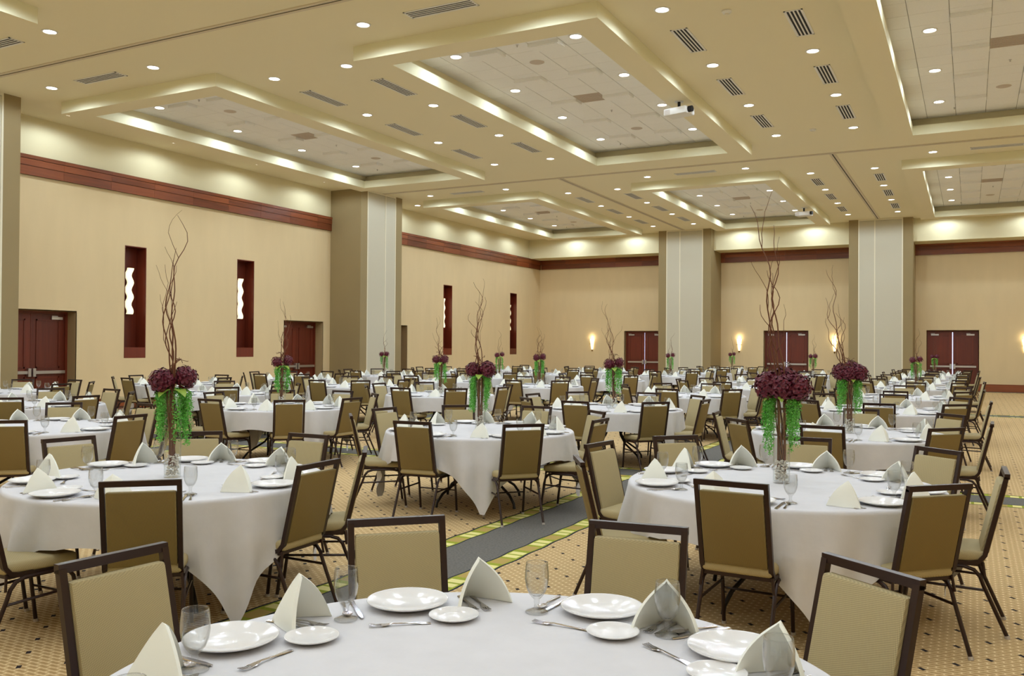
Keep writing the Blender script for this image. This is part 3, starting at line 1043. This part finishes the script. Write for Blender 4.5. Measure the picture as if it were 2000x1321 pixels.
def napkin_mesh(seed):
    rnd = random.Random(seed)
    nu, nv = 16, 10
    h = 0.148 + rnd.uniform(-0.01, 0.01)
    tw = rnd.uniform(-0.12, 0.12)
    outer = []
    for j in range(nv + 1):
        v = j / nv
        for i in range(nu + 1):
            u = -1 + 2 * i / nu
            bx = 0.108 * math.copysign(abs(u) ** 0.9, u)
            by = -0.075 + 0.15 * abs(u) ** 1.15
            k = max((1 - v) ** 0.78, 0.05)
            x = bx * k + 0.012 * sin(pi * v) * u
            y = by * k - 0.004 + 0.018 * v + tw * 0.1 * v
            z = h * (1 - (1 - v) ** 1.05) * (1 - 0.04 * abs(u))
            outer.append((x, y, z))
    fs_ = []
    for j in range(nv):
        for i in range(nu):
            a = j * (nu + 1) + i
            fs_.append((a, a + 1, a + nu + 2, a + nu + 1))
    mb = MB().add(outer, fs_)
    # second layer inside: thickness of the folded linen
    inner = [(x * 0.93, y + 0.009, max(0, z - 0.006)) for x, y, z in outer]
    n0 = len(outer)
    mb.add(inner, [tuple(reversed(f)) for f in fs_])
    rim = []
    for i in range(nu):
        rim.append((i, i + n0, i + 1 + n0, i + 1))
        t_ = nv * (nu + 1) + i
        rim.append((t_ + 1, t_ + 1 + n0, t_ + n0, t_))
    for j in range(nv):
        a = j * (nu + 1)
        rim.append((a + nu + 1, a + nu + 1 + n0, a + n0, a))
        a = j * (nu + 1) + nu
        rim.append((a, a + n0, a + nu + 1 + n0, a + nu + 1))
    o = len(mb.v) - 2 * n0
    for f in rim:
        mb.f.append(tuple(q + o for q in f))
        mb.mi.append(0)
    return mb.mesh('folded_napkin', M['napkin'], True)


NAPS = [napkin_mesh(i) for i in range(3)]


def strip_mesh(name, prof, mat, th=0.0022):
    # prof: list of (y, half width, z) outline of a flat utensil
    vs_, fs_ = [], []
    for y, w_, z in prof:
        vs_ += [(-w_, y, z), (w_, y, z), (w_ * 0.8, y, z + th), (-w_ * 0.8, y, z + th)]
    n = len(prof)
    for i in range(n - 1):
        for j in range(4):
            fs_.append((i * 4 + j, i * 4 + (j + 1) % 4, (i + 1) * 4 + (j + 1) % 4, (i + 1) * 4 + j))
    fs_ += [(3, 2, 1, 0), ((n - 1) * 4, (n - 1) * 4 + 1, (n - 1) * 4 + 2, (n - 1) * 4 + 3)]
    return MB().add(vs_, fs_)


mb = strip_mesh('fork', [(-0.095, 0.007, 0), (-0.085, 0.009, 0.0005), (-0.03, 0.0045, 0.003), (0.025, 0.0032, 0.006), (0.045, 0.011, 0.003), (0.06, 0.0125, 0.0015)], M['steel'])
for k in range(4):
    x = -0.0105 + k * 0.007
    mb.sweep([(x, 0.055, 0.003), (x, 0.075, 0.0025), (x * 0.95, 0.097, 0.006)], 0, square=(0.0016, 0.001))
DP['fork'] = mb.mesh('fork', M['steel'], True)
DP['knife'] = strip_mesh('knife', [(-0.115, 0.0085, 0), (-0.1, 0.010, 0.0005), (-0.02, 0.0075, 0.001), (0.0, 0.0065, 0.001), (0.005, 0.009, 0.001), (0.08, 0.0095, 0.001), (0.112, 0.004, 0.001)], M['steel'], 0.003).mesh('knife', M['steel'], True)
mb = strip_mesh('spoon', [(-0.085, 0.007, 0), (-0.075, 0.0085, 0.0005), (-0.02, 0.0042, 0.003), (0.03, 0.003, 0.006), (0.04, 0.006, 0.005)], M['steel'])
vs_, fs_ = [], []
for j in range(5):
    for i in range(12):
        a = 2 * pi * i / 12
        k = j / 4
        vs_.append((0.017 * k * cos(a), 0.062 + 0.026 * k * sin(a), 0.0008 + 0.006 * k * k))
for j in range(4):
    for i in range(12):
        fs_.append((j * 12 + i, j * 12 + (i + 1) % 12, (j + 1) * 12 + (i + 1) % 12, (j + 1) * 12 + i))
mb.add(vs_, fs_)
DP['spoon'] = mb.mesh('spoon', M['steel'], True)

# ---------------------------------------------------------------- layout of the hall
ROWS = [
    ('rightmost row', [(-1.09, 1.88), (-1.09, 5.88), (-1.12, 9.75), (-1.1, 13.65), (-1.1, 17.5), (-1.1, 21.9), (-1.1, 25.8), (-1.1, 29.6), (-1.1, 33.4)]),
    ('right-centre row', [(-4.66, 4.1), (-4.58, 8.05), (-4.56, 11.9), (-4.6, 16.0), (-4.6, 19.7), (-4.6, 23.2), (-4.6, 26.7), (-4.6, 30.2)]),
    ('middle row', [(-8.7, 5.93), (-8.72, 9.6), (-8.58, 13.6), (-8.6, 17.8), (-8.6, 22.0), (-8.35, 26.7), (-8.3, 30.3), (-8.15, 33.9)]),
    ('left-centre row', [(-12.0, 8.0), (-12.0, 11.7), (-11.95, 15.4), (-11.9, 18.8), (-11.95, 22.1), (-11.9, 26.0), (-11.9, 29.8)]),
    ('leftmost row', [(-15.6, 6.2), (-15.6, 10.0), (-15.6, 13.9), (-15.6, 17.7), (-15.4, 21.3), (-15.4, 25.2), (-15.4, 29.2)]),
]
CENTREPIECE = {(0, 1), (0, 2), (0, 5), (0, 8), (1, 0), (1, 1), (1, 2), (1, 7), (2, 1), (2, 2), (2, 3), (2, 5), (2, 7), (3, 4), (4, 4)}
CLOTH_ROT = {(1, 1): radians(-14), (1, 0): radians(23), (0, 1): radians(-22), (0, 0): radians(20)}
# chair angle around the table and distance of its top rail from the centre
DEFANG = [0, 45, 90, 135, 180, 225, 270, 315]
CHAIRS = {
    (0, 0): [(175, 1.47, 0, 177.5), (131.5, 1.48, 3, 135.5), (92.5, 1.47, 4, 89), (57, 1.44, -4, 54), (14, 1.42, 0, 12), (216, 1.42, 0, 216)],
    (0, 1): [(-91, 1.23, -2), (-38, 1.24, -8), (1, 1.27, 0), (50, 1.38, 0), (93, 1.38, 0), (136, 1.4, 0), (172, 1.36, 0), (-144, 1.34, -6)],
    (1, 0): [(-48, 1.3, 0), (3, 1.18, 0), (36, 1.25, 0), (90, 1.34, 0), (131, 1.36, 0), (171, 1.36, 0), (-135, 1.36, 0), (-90, 1.36, 0)],
    (1, 1): [(-95, 1.2, 10), (-43, 1.33, 0), (0, 1.36, 0), (48, 1.36, 0), (90, 1.36, 0), (131, 1.34, 0), (174, 1.34, 0), (-140, 1.34, 0)],
}
SIDES = ['near', 'near-right', 'right', 'far-right', 'far', 'far-left', 'left', 'near-left']


def on_screen(x, y, z0, z1, rad, margin=60):
    for dx in (-rad, 0, rad):
        for z in (z0, z1):
            for dy in (-rad, rad):
                u, v, d = proj((x + dx, y + dy, z))
                if d > 0.25 and -margin < u < 2000 + margin and -margin < v < 1321 + margin:
                    return True
    return False


def item(name, key, loc, rz, label, cat, group, z=TZ + 0.0045):
    o = link(name, DP[key] if isinstance(key, str) else key, None, (loc[0], loc[1], z), rz)
    return tag(o, label, cat, group)


STEEL_D, BREAD_D = 12.8, 24.0
NCH = 0
for ri, (rname, tabs) in enumerate(ROWS):
    for ti, (tx, ty) in enumerate(tabs):
        rnd = random.Random(100 * ri + ti)
        dist = proj((tx, ty, TZ))[2]
        where = '%s table in the %s' % (ORD[ti], rname)
        tb = thing('round_table', 'round banquet table under a white cloth, %s in the %s' % (ORD[ti], rname), 'table', (tx, ty, 0), pi / 8 + rnd.uniform(-0.1, 0.1), 'round banquet tables')
        link('table_top', TB['table_top'], tb)
        for k in range(4):
            link('leg', TB['leg'], tb, (0, 0, 0), k * pi / 2 + pi / 4)
        link('brace', TB['brace'], tb)
        crot = CLOTH_ROT.get((ri, ti), radians(22.5 + rnd.uniform(-5, 5)))
        tag(link('tablecloth', CLOTHS[(ri * 3 + ti) % 4], None, (tx, ty, 0), crot), 'white square cloth draped over the %s' % where, 'tablecloth', 'white tablecloths')
        lst = CHAIRS.get((ri, ti)) or [(a + rnd.uniform(-4, 4), 1.34 + rnd.uniform(-0.04, 0.04), rnd.uniform(-4, 4)) for a in DEFANG]
        view = math.degrees(atan2(-ty, -tx))
        seats = []
        for ch in lst:
            ang, rt, yaw = ch[:3]
            rel = (ang - view) % 360
            seats.append((rel, ang, rt, yaw, ch[3] if len(ch) > 3 else ang))
        used = set()
        for rel, ang, rt, yaw, sang in sorted(seats, key=lambda q: abs(((q[0] / 45) + 0.5) % 1 - 0.5)):
            b = int(round(rel / 45)) % 8
            while b in used:
                b = (b + 1) % 8
            used.add(b)
            # angles grow anticlockwise seen from above: seen from the camera that is towards the right of the near side
            side = SIDES[b]
            ar = radians(ang)
            rc = rt - 0.315
            cx, cy_ = tx + rc * cos(ar), ty + rc * sin(ar)
            if on_screen(cx, cy_, 0.1, 0.93, 0.3):
                far = dist > 17
                make_chair((cx, cy_, 0), ar + pi / 2 + radians(yaw), 'olive padded chair on the %s side of the %s' % (side, where), far, dist < 9.5)
                NCH += 1
            # the place setting in front of that chair: radial distance, offset along the rim (+ = the sitter's right)
            sa = radians(sang)

            def at(r, t_):
                return (tx + r * cos(sa) - t_ * sin(sa), ty + r * sin(sa) + t_ * cos(sa))
            j = lambda s_: rnd.uniform(-s_, s_)
            if not on_screen(*at(0.8, 0), TZ, TZ + 0.15, 0.15):
                continue
            seat = '%s seat of the %s' % (side, where)
            item('dinner_plate', 'plate', at(0.83 + j(0.01), j(0.015)), 0, 'white dinner plate at the %s' % seat, 'plate', 'dinner plates')
            item('folded_napkin', NAPS[rnd.randrange(3)], at(0.80 + j(0.02), -0.225 + j(0.015)), sa + pi / 2 + j(0.35), 'tented cream napkin at the %s' % seat, 'napkin', 'folded napkins')
            item('water_goblet', 'goblet', at(0.735 + j(0.015), 0.20 + j(0.02)), 0, 'clear water goblet at the %s' % seat, 'glass', 'water goblets')
            if dist < BREAD_D:
                item('bread_plate', 'bread', at(0.65 + j(0.015), -0.125 + j(0.015)), 0, 'small white bread plate at the %s' % seat, 'plate', 'bread plates')
            if dist < STEEL_D:
                ra = sa + pi / 2
                item('knife', 'knife', at(0.84, 0.165), ra + j(0.06), 'steel table knife at the %s' % seat, 'knife', 'table knives')
                item('spoon', 'spoon', at(0.845, 0.20), ra + j(0.06), 'steel teaspoon at the %s' % seat, 'spoon', 'teaspoons')
                item('fork', 'fork', at(0.80, -0.205), ra + j(0.08), 'steel dinner fork at the %s' % seat, 'fork', 'dinner forks')
                item('fork', 'fork', at(0.79, -0.245), ra + j(0.08), 'steel salad fork at the %s' % seat, 'fork', 'salad forks')
                item('fork', 'fork', at(0.635, 0.055), sa + j(0.12), 'steel dessert fork at the %s' % seat, 'fork', 'dessert forks')
print('chairs', NCH)

# ---------------------------------------------------------------- floral centrepieces


def blob(mb, c, r, rnd, n, mat=0):
    # a ball of overlapping petals
    for k in range(n):
        z = 1 - 2 * (k + 0.5) / n
        a = k * 2.39996 + rnd.uniform(-0.2, 0.2)
        q = math.sqrt(max(0, 1 - z * z))
        d = Vector((q * cos(a), q * sin(a), z))
        up = Vector((0, 0, 1)) if abs(z) < 0.9 else Vector((1, 0, 0))
        t1 = d.cross(up).normalized()
        t2 = d.cross(t1)
        sp = rnd.uniform(0, 2 * pi)
        e1 = t1 * cos(sp) + t2 * sin(sp)
        e2 = d.cross(e1)
        s = r * rnd.uniform(0.2, 0.3)
        o = Vector(c) + d * r * rnd.uniform(0.72, 0.95)
        tilt = rnd.uniform(0.05, 0.6)
        vs_ = [o, o + e1 * s * 0.5 + e2 * s * 0.45 + d * s * tilt * 0.6, o + e1 * s * 1.0 + d * s * tilt, o + e1 * s * 0.5 - e2 * s * 0.45 + d * s * tilt * 0.6,
               o - e1 * s * 0.4 + d * s * 0.1 + e2 * s * 0.3, o - e1 * s * 0.4 + d * s * 0.1 - e2 * s * 0.3]
        mb.add(vs_, [(0, 3, 2, 1), (0, 1, 4), (0, 4, 5), (0, 5, 3)], mat)


def centrepiece(tx, ty, label, seed, heads, hmax, detail, lean, va):
    rnd = random.Random(seed)
    root = thing('floral_centrepiece', label, 'flower arrangement', (tx, ty, TZ + 0.004), 0, 'floral centrepieces')
    seg = 28 if detail > 1 else 16
    MB().lathe([(0.001, 0.012), (0.047, 0.012), (0.05, 0.02), (0.05, 0.53), (0.0535, 0.53), (0.0535, 0.004), (0.05, 0.0), (0.001, 0.0)], seg).obj('glass_vase', M['vglass'], root, True)
    mb = MB()
    for k in range(190 if detail > 1 else 40):
        a, q = rnd.uniform(0, 2 * pi), 0.037 * math.sqrt(rnd.random())
        sc = rnd.uniform(0.009, 0.014) * (1 if detail > 1 else 1.5)
        z = 0.02 + 0.13 * rnd.random()
        vs_ = []
        rot = rnd.uniform(0, pi)
        for (x, y, zz) in ((1, 0, 0), (0, 0.8, 0), (-1, 0, 0), (0, -0.8, 0), (0, 0, 0.65), (0, 0, -0.65)):
            X, Y = x * cos(rot) - y * sin(rot), x * sin(rot) + y * cos(rot)
            vs_.append((q * cos(a) + X * sc, q * sin(a) + Y * sc, z + zz * sc))
        mb.add(vs_, [(0, 1, 4), (1, 2, 4), (2, 3, 4), (3, 0, 4), (1, 0, 5), (2, 1, 5), (3, 2, 5), (0, 3, 5)])
    tag(mb.obj('pebbles', M['stone'], root, 'all'), 'pale pebbles filling the vase foot', kind='stuff')
    # curly willow
    for b in range(5 if detail else 3):
        pts, rads = [], []
        top = hmax * (1.0 if b == 0 else rnd.uniform(0.6, 0.92))
        n = 30
        a0 = rnd.uniform(0, 2 * pi)
        ph1, ph2 = rnd.uniform(0, 6), rnd.uniform(0, 6)
        spread = rnd.uniform(0.0, 0.06)
        for k in range(n + 1):
            t_ = k / n
            z = 0.08 + (top - 0.08) * t_
            cu = max(0, t_ - 0.3)
            wx = cu * 0.065 * sin(12 * t_ + ph1) + cu * 0.03 * sin(31 * t_ + ph2)
            wy = cu * 0.065 * sin(11 * t_ + ph2) + cu * 0.03 * sin(27 * t_ + ph1)
            pts.append((0.022 * cos(a0) + wx + cu * (spread * cos(a0) + lean[0]), 0.022 * sin(a0) + wy + cu * (spread * sin(a0) + lean[1]), z))
            rads.append(0.0062 * (1 - t_) ** 0.7 + 0.0012)
        mb = MB().sweep(pts, rads, 5)
        if detail and b < 4:
            for q in ((22,) if b % 2 else (18, 25)):
                p = Vector(pts[q])
                dr = Vector((rnd.uniform(-1, 1), rnd.uniform(-1, 1), 2.2)).normalized()
                tw = [p]
                for k in range(8):
                    dr = (dr + Vector((rnd.uniform(-0.5, 0.5), rnd.uniform(-0.5, 0.5), 0.25))).normalized()
                    tw.append(tw[-1] + dr * 0.026 * hmax)
                mb.sweep(tw, [0.0026 - 0.0002 * k for k in range(9)], 4)
        mb.obj('willow_branch', M['willow'], root, 'all')
    # fine tendrils curling over the blooms
    if detail:
        mb = MB()
        for k in range(5):
            a = rnd.uniform(0, 2 * pi)
            rr = rnd.uniform(0.06, 0.1)
            pts = []
            for i in range(14):
                u = i / 13 * rnd.uniform(3.5, 5)
                pts.append((0.06 * cos(a) + rr * cos(a + u) * 0.8, 0.06 * sin(a) + rr * sin(a + u) * 0.8, 0.66 + 0.1 * i / 13 + 0.03 * sin(2 * u)))
            mb.sweep(pts, 0.0025, 4)
        mb.obj('tendrils', M['willow'], root, 'all')
    mb = MB()
    for k in range(6):
        a = k * pi / 3 + 0.3
        mb.sweep([(0.02 * cos(a + 2), 0.02 * sin(a + 2), 0.1), (0.03 * cos(a), 0.03 * sin(a), 0.35), (0.045 * cos(a), 0.045 * sin(a), 0.56)], 0.0045, 5)
    mb.obj('stems', M['stem'], root, 'all')
    for (hx, hy, hz, hr) in heads:
        mb = MB()
        blob(mb, (hx, hy, hz), hr, rnd, {2: 260, 1: 110, 0: 60}[detail])
        mb.lathe([(0.001, -hr * 0.72), (hr * 0.6, -hr * 0.45), (hr * 0.72, 0), (hr * 0.55, hr * 0.5), (0.001, hr * 0.72)], 10, c=(hx, hy, hz))
        mb.obj('flower_head', M['petal'], root)
    for k in range(5):
        a = k * 2 * pi / 5 + rnd.uniform(-0.3, 0.3)
        c_, s_ = cos(a), sin(a)
        L, W = 0.1, 0.042
        prof = [(0.03, 0, 0.57), (0.03 + L * 0.4, W, 0.585), (0.03 + L * 0.4, 0, 0.58), (0.03 + L * 0.4, -W, 0.585), (0.03 + L * 0.8, W * 0.6, 0.56), (0.03 + L * 0.8, 0, 0.553), (0.03 + L * 0.8, -W * 0.6, 0.56), (0.03 + L, 0, 0.53)]
        vs_ = [(x * c_ - y * s_, x * s_ + y * c_, z) for x, y, z in prof]
        MB().add(vs_, [(0, 2, 1), (0, 3, 2), (1, 2, 5, 4), (2, 3, 6, 5), (4, 5, 7), (5, 6, 7)]).obj('leaf', M['leaf'], root, 'all')
    mb = MB()
    ns = {2: 46, 1: 26, 0: 16}[detail]
    for k in range(ns):
        sd = 1 if k % 2 else -1
        a = va + (0 if sd > 0 else pi) + rnd.gauss(0, 0.6)
        L = rnd.uniform(0.14, 0.4)
        r0 = rnd.uniform(0.058, 0.112)
        steps = int(L / (0.010 if detail > 1 else 0.018))
        sz = 0.0085 if detail > 1 else 0.014
        for i in range(steps):
            t_ = i / max(1, steps)
            z = 0.575 - L * t_
            rr = r0 * min(1, 0.4 + t_ * 5) + 0.006 * sin(9 * t_ + k)
            for q in range(4 if detail > 1 else 3):
                p = Vector((rr * cos(a), rr * sin(a), z)) + Vector((rnd.uniform(-1, 1), rnd.uniform(-1, 1), rnd.uniform(-1, 1))) * 0.014
                d1 = Vector((rnd.uniform(-1, 1), rnd.uniform(-1, 1), rnd.uniform(-1, 0.3))).normalized() * sz
                d2 = d1.orthogonal().normalized() * sz * 0.42
                mb.add([p - d1, p + d2, p + d1, p - d2], [(0, 1, 2, 3)])
    tag(mb.obj('trailing_greenery', M['green'], root), 'bright green trailing foliage', kind='stuff')
    return root


HEADS2 = [(-0.07, -0.02, 0.635, 0.088), (0.075, 0.02, 0.655, 0.082)]
HEADS2B = [(-0.075, 0.02, 0.63, 0.086), (0.07, -0.02, 0.635, 0.094)]
HEADS3 = [(-0.085, -0.02, 0.635, 0.095), (0.02, 0.05, 0.665, 0.095), (0.095, -0.02, 0.625, 0.095), (0.0, -0.06, 0.62, 0.085)]
SPEC = {
    (1, 0): (HEADS2, 1.72, 2, (-0.02, 0.02)), (0, 1): (HEADS3, 1.82, 2, (-0.18, -0.1)), (1, 1): (HEADS2B, 1.55, 2, (-0.05, 0)),
    (0, 2): (HEADS3, 1.7, 2, (-0.25, -0.12)), (1, 2): (HEADS2, 1.5, 1, (-0.12, -0.06)), (2, 1): (HEADS2, 1.5, 1, (0.1, 0.05)),
    (2, 2): (HEADS2B, 1.4, 1, (-0.05, 0)), (2, 3): (HEADS2, 1.3, 1, (0.05, 0)),
}
for key in sorted(CENTREPIECE):
    ri, ti = key
    rname, tabs = ROWS[ri]
    tx, ty = tabs[ti]
    heads, hm, det, lean = SPEC.get(key, (HEADS2 if (ri + ti) % 2 else HEADS2B, 1.35, 0, (0.03, 0.0)))
    # turn the heads to straddle the line of sight
    an = atan2(-tx, ty)
    va = atan2(ty, tx) - pi / 2
    hr = [(x * cos(va) - y * sin(va), x * sin(va) + y * cos(va), z, r) for x, y, z, r in heads]
    centrepiece(tx, ty, 'glass vase of burgundy blooms and curly willow on the %s table of the %s' % (ORD[ti], rname), 7 + ri * 13 + ti, hr, hm, det, lean, va)
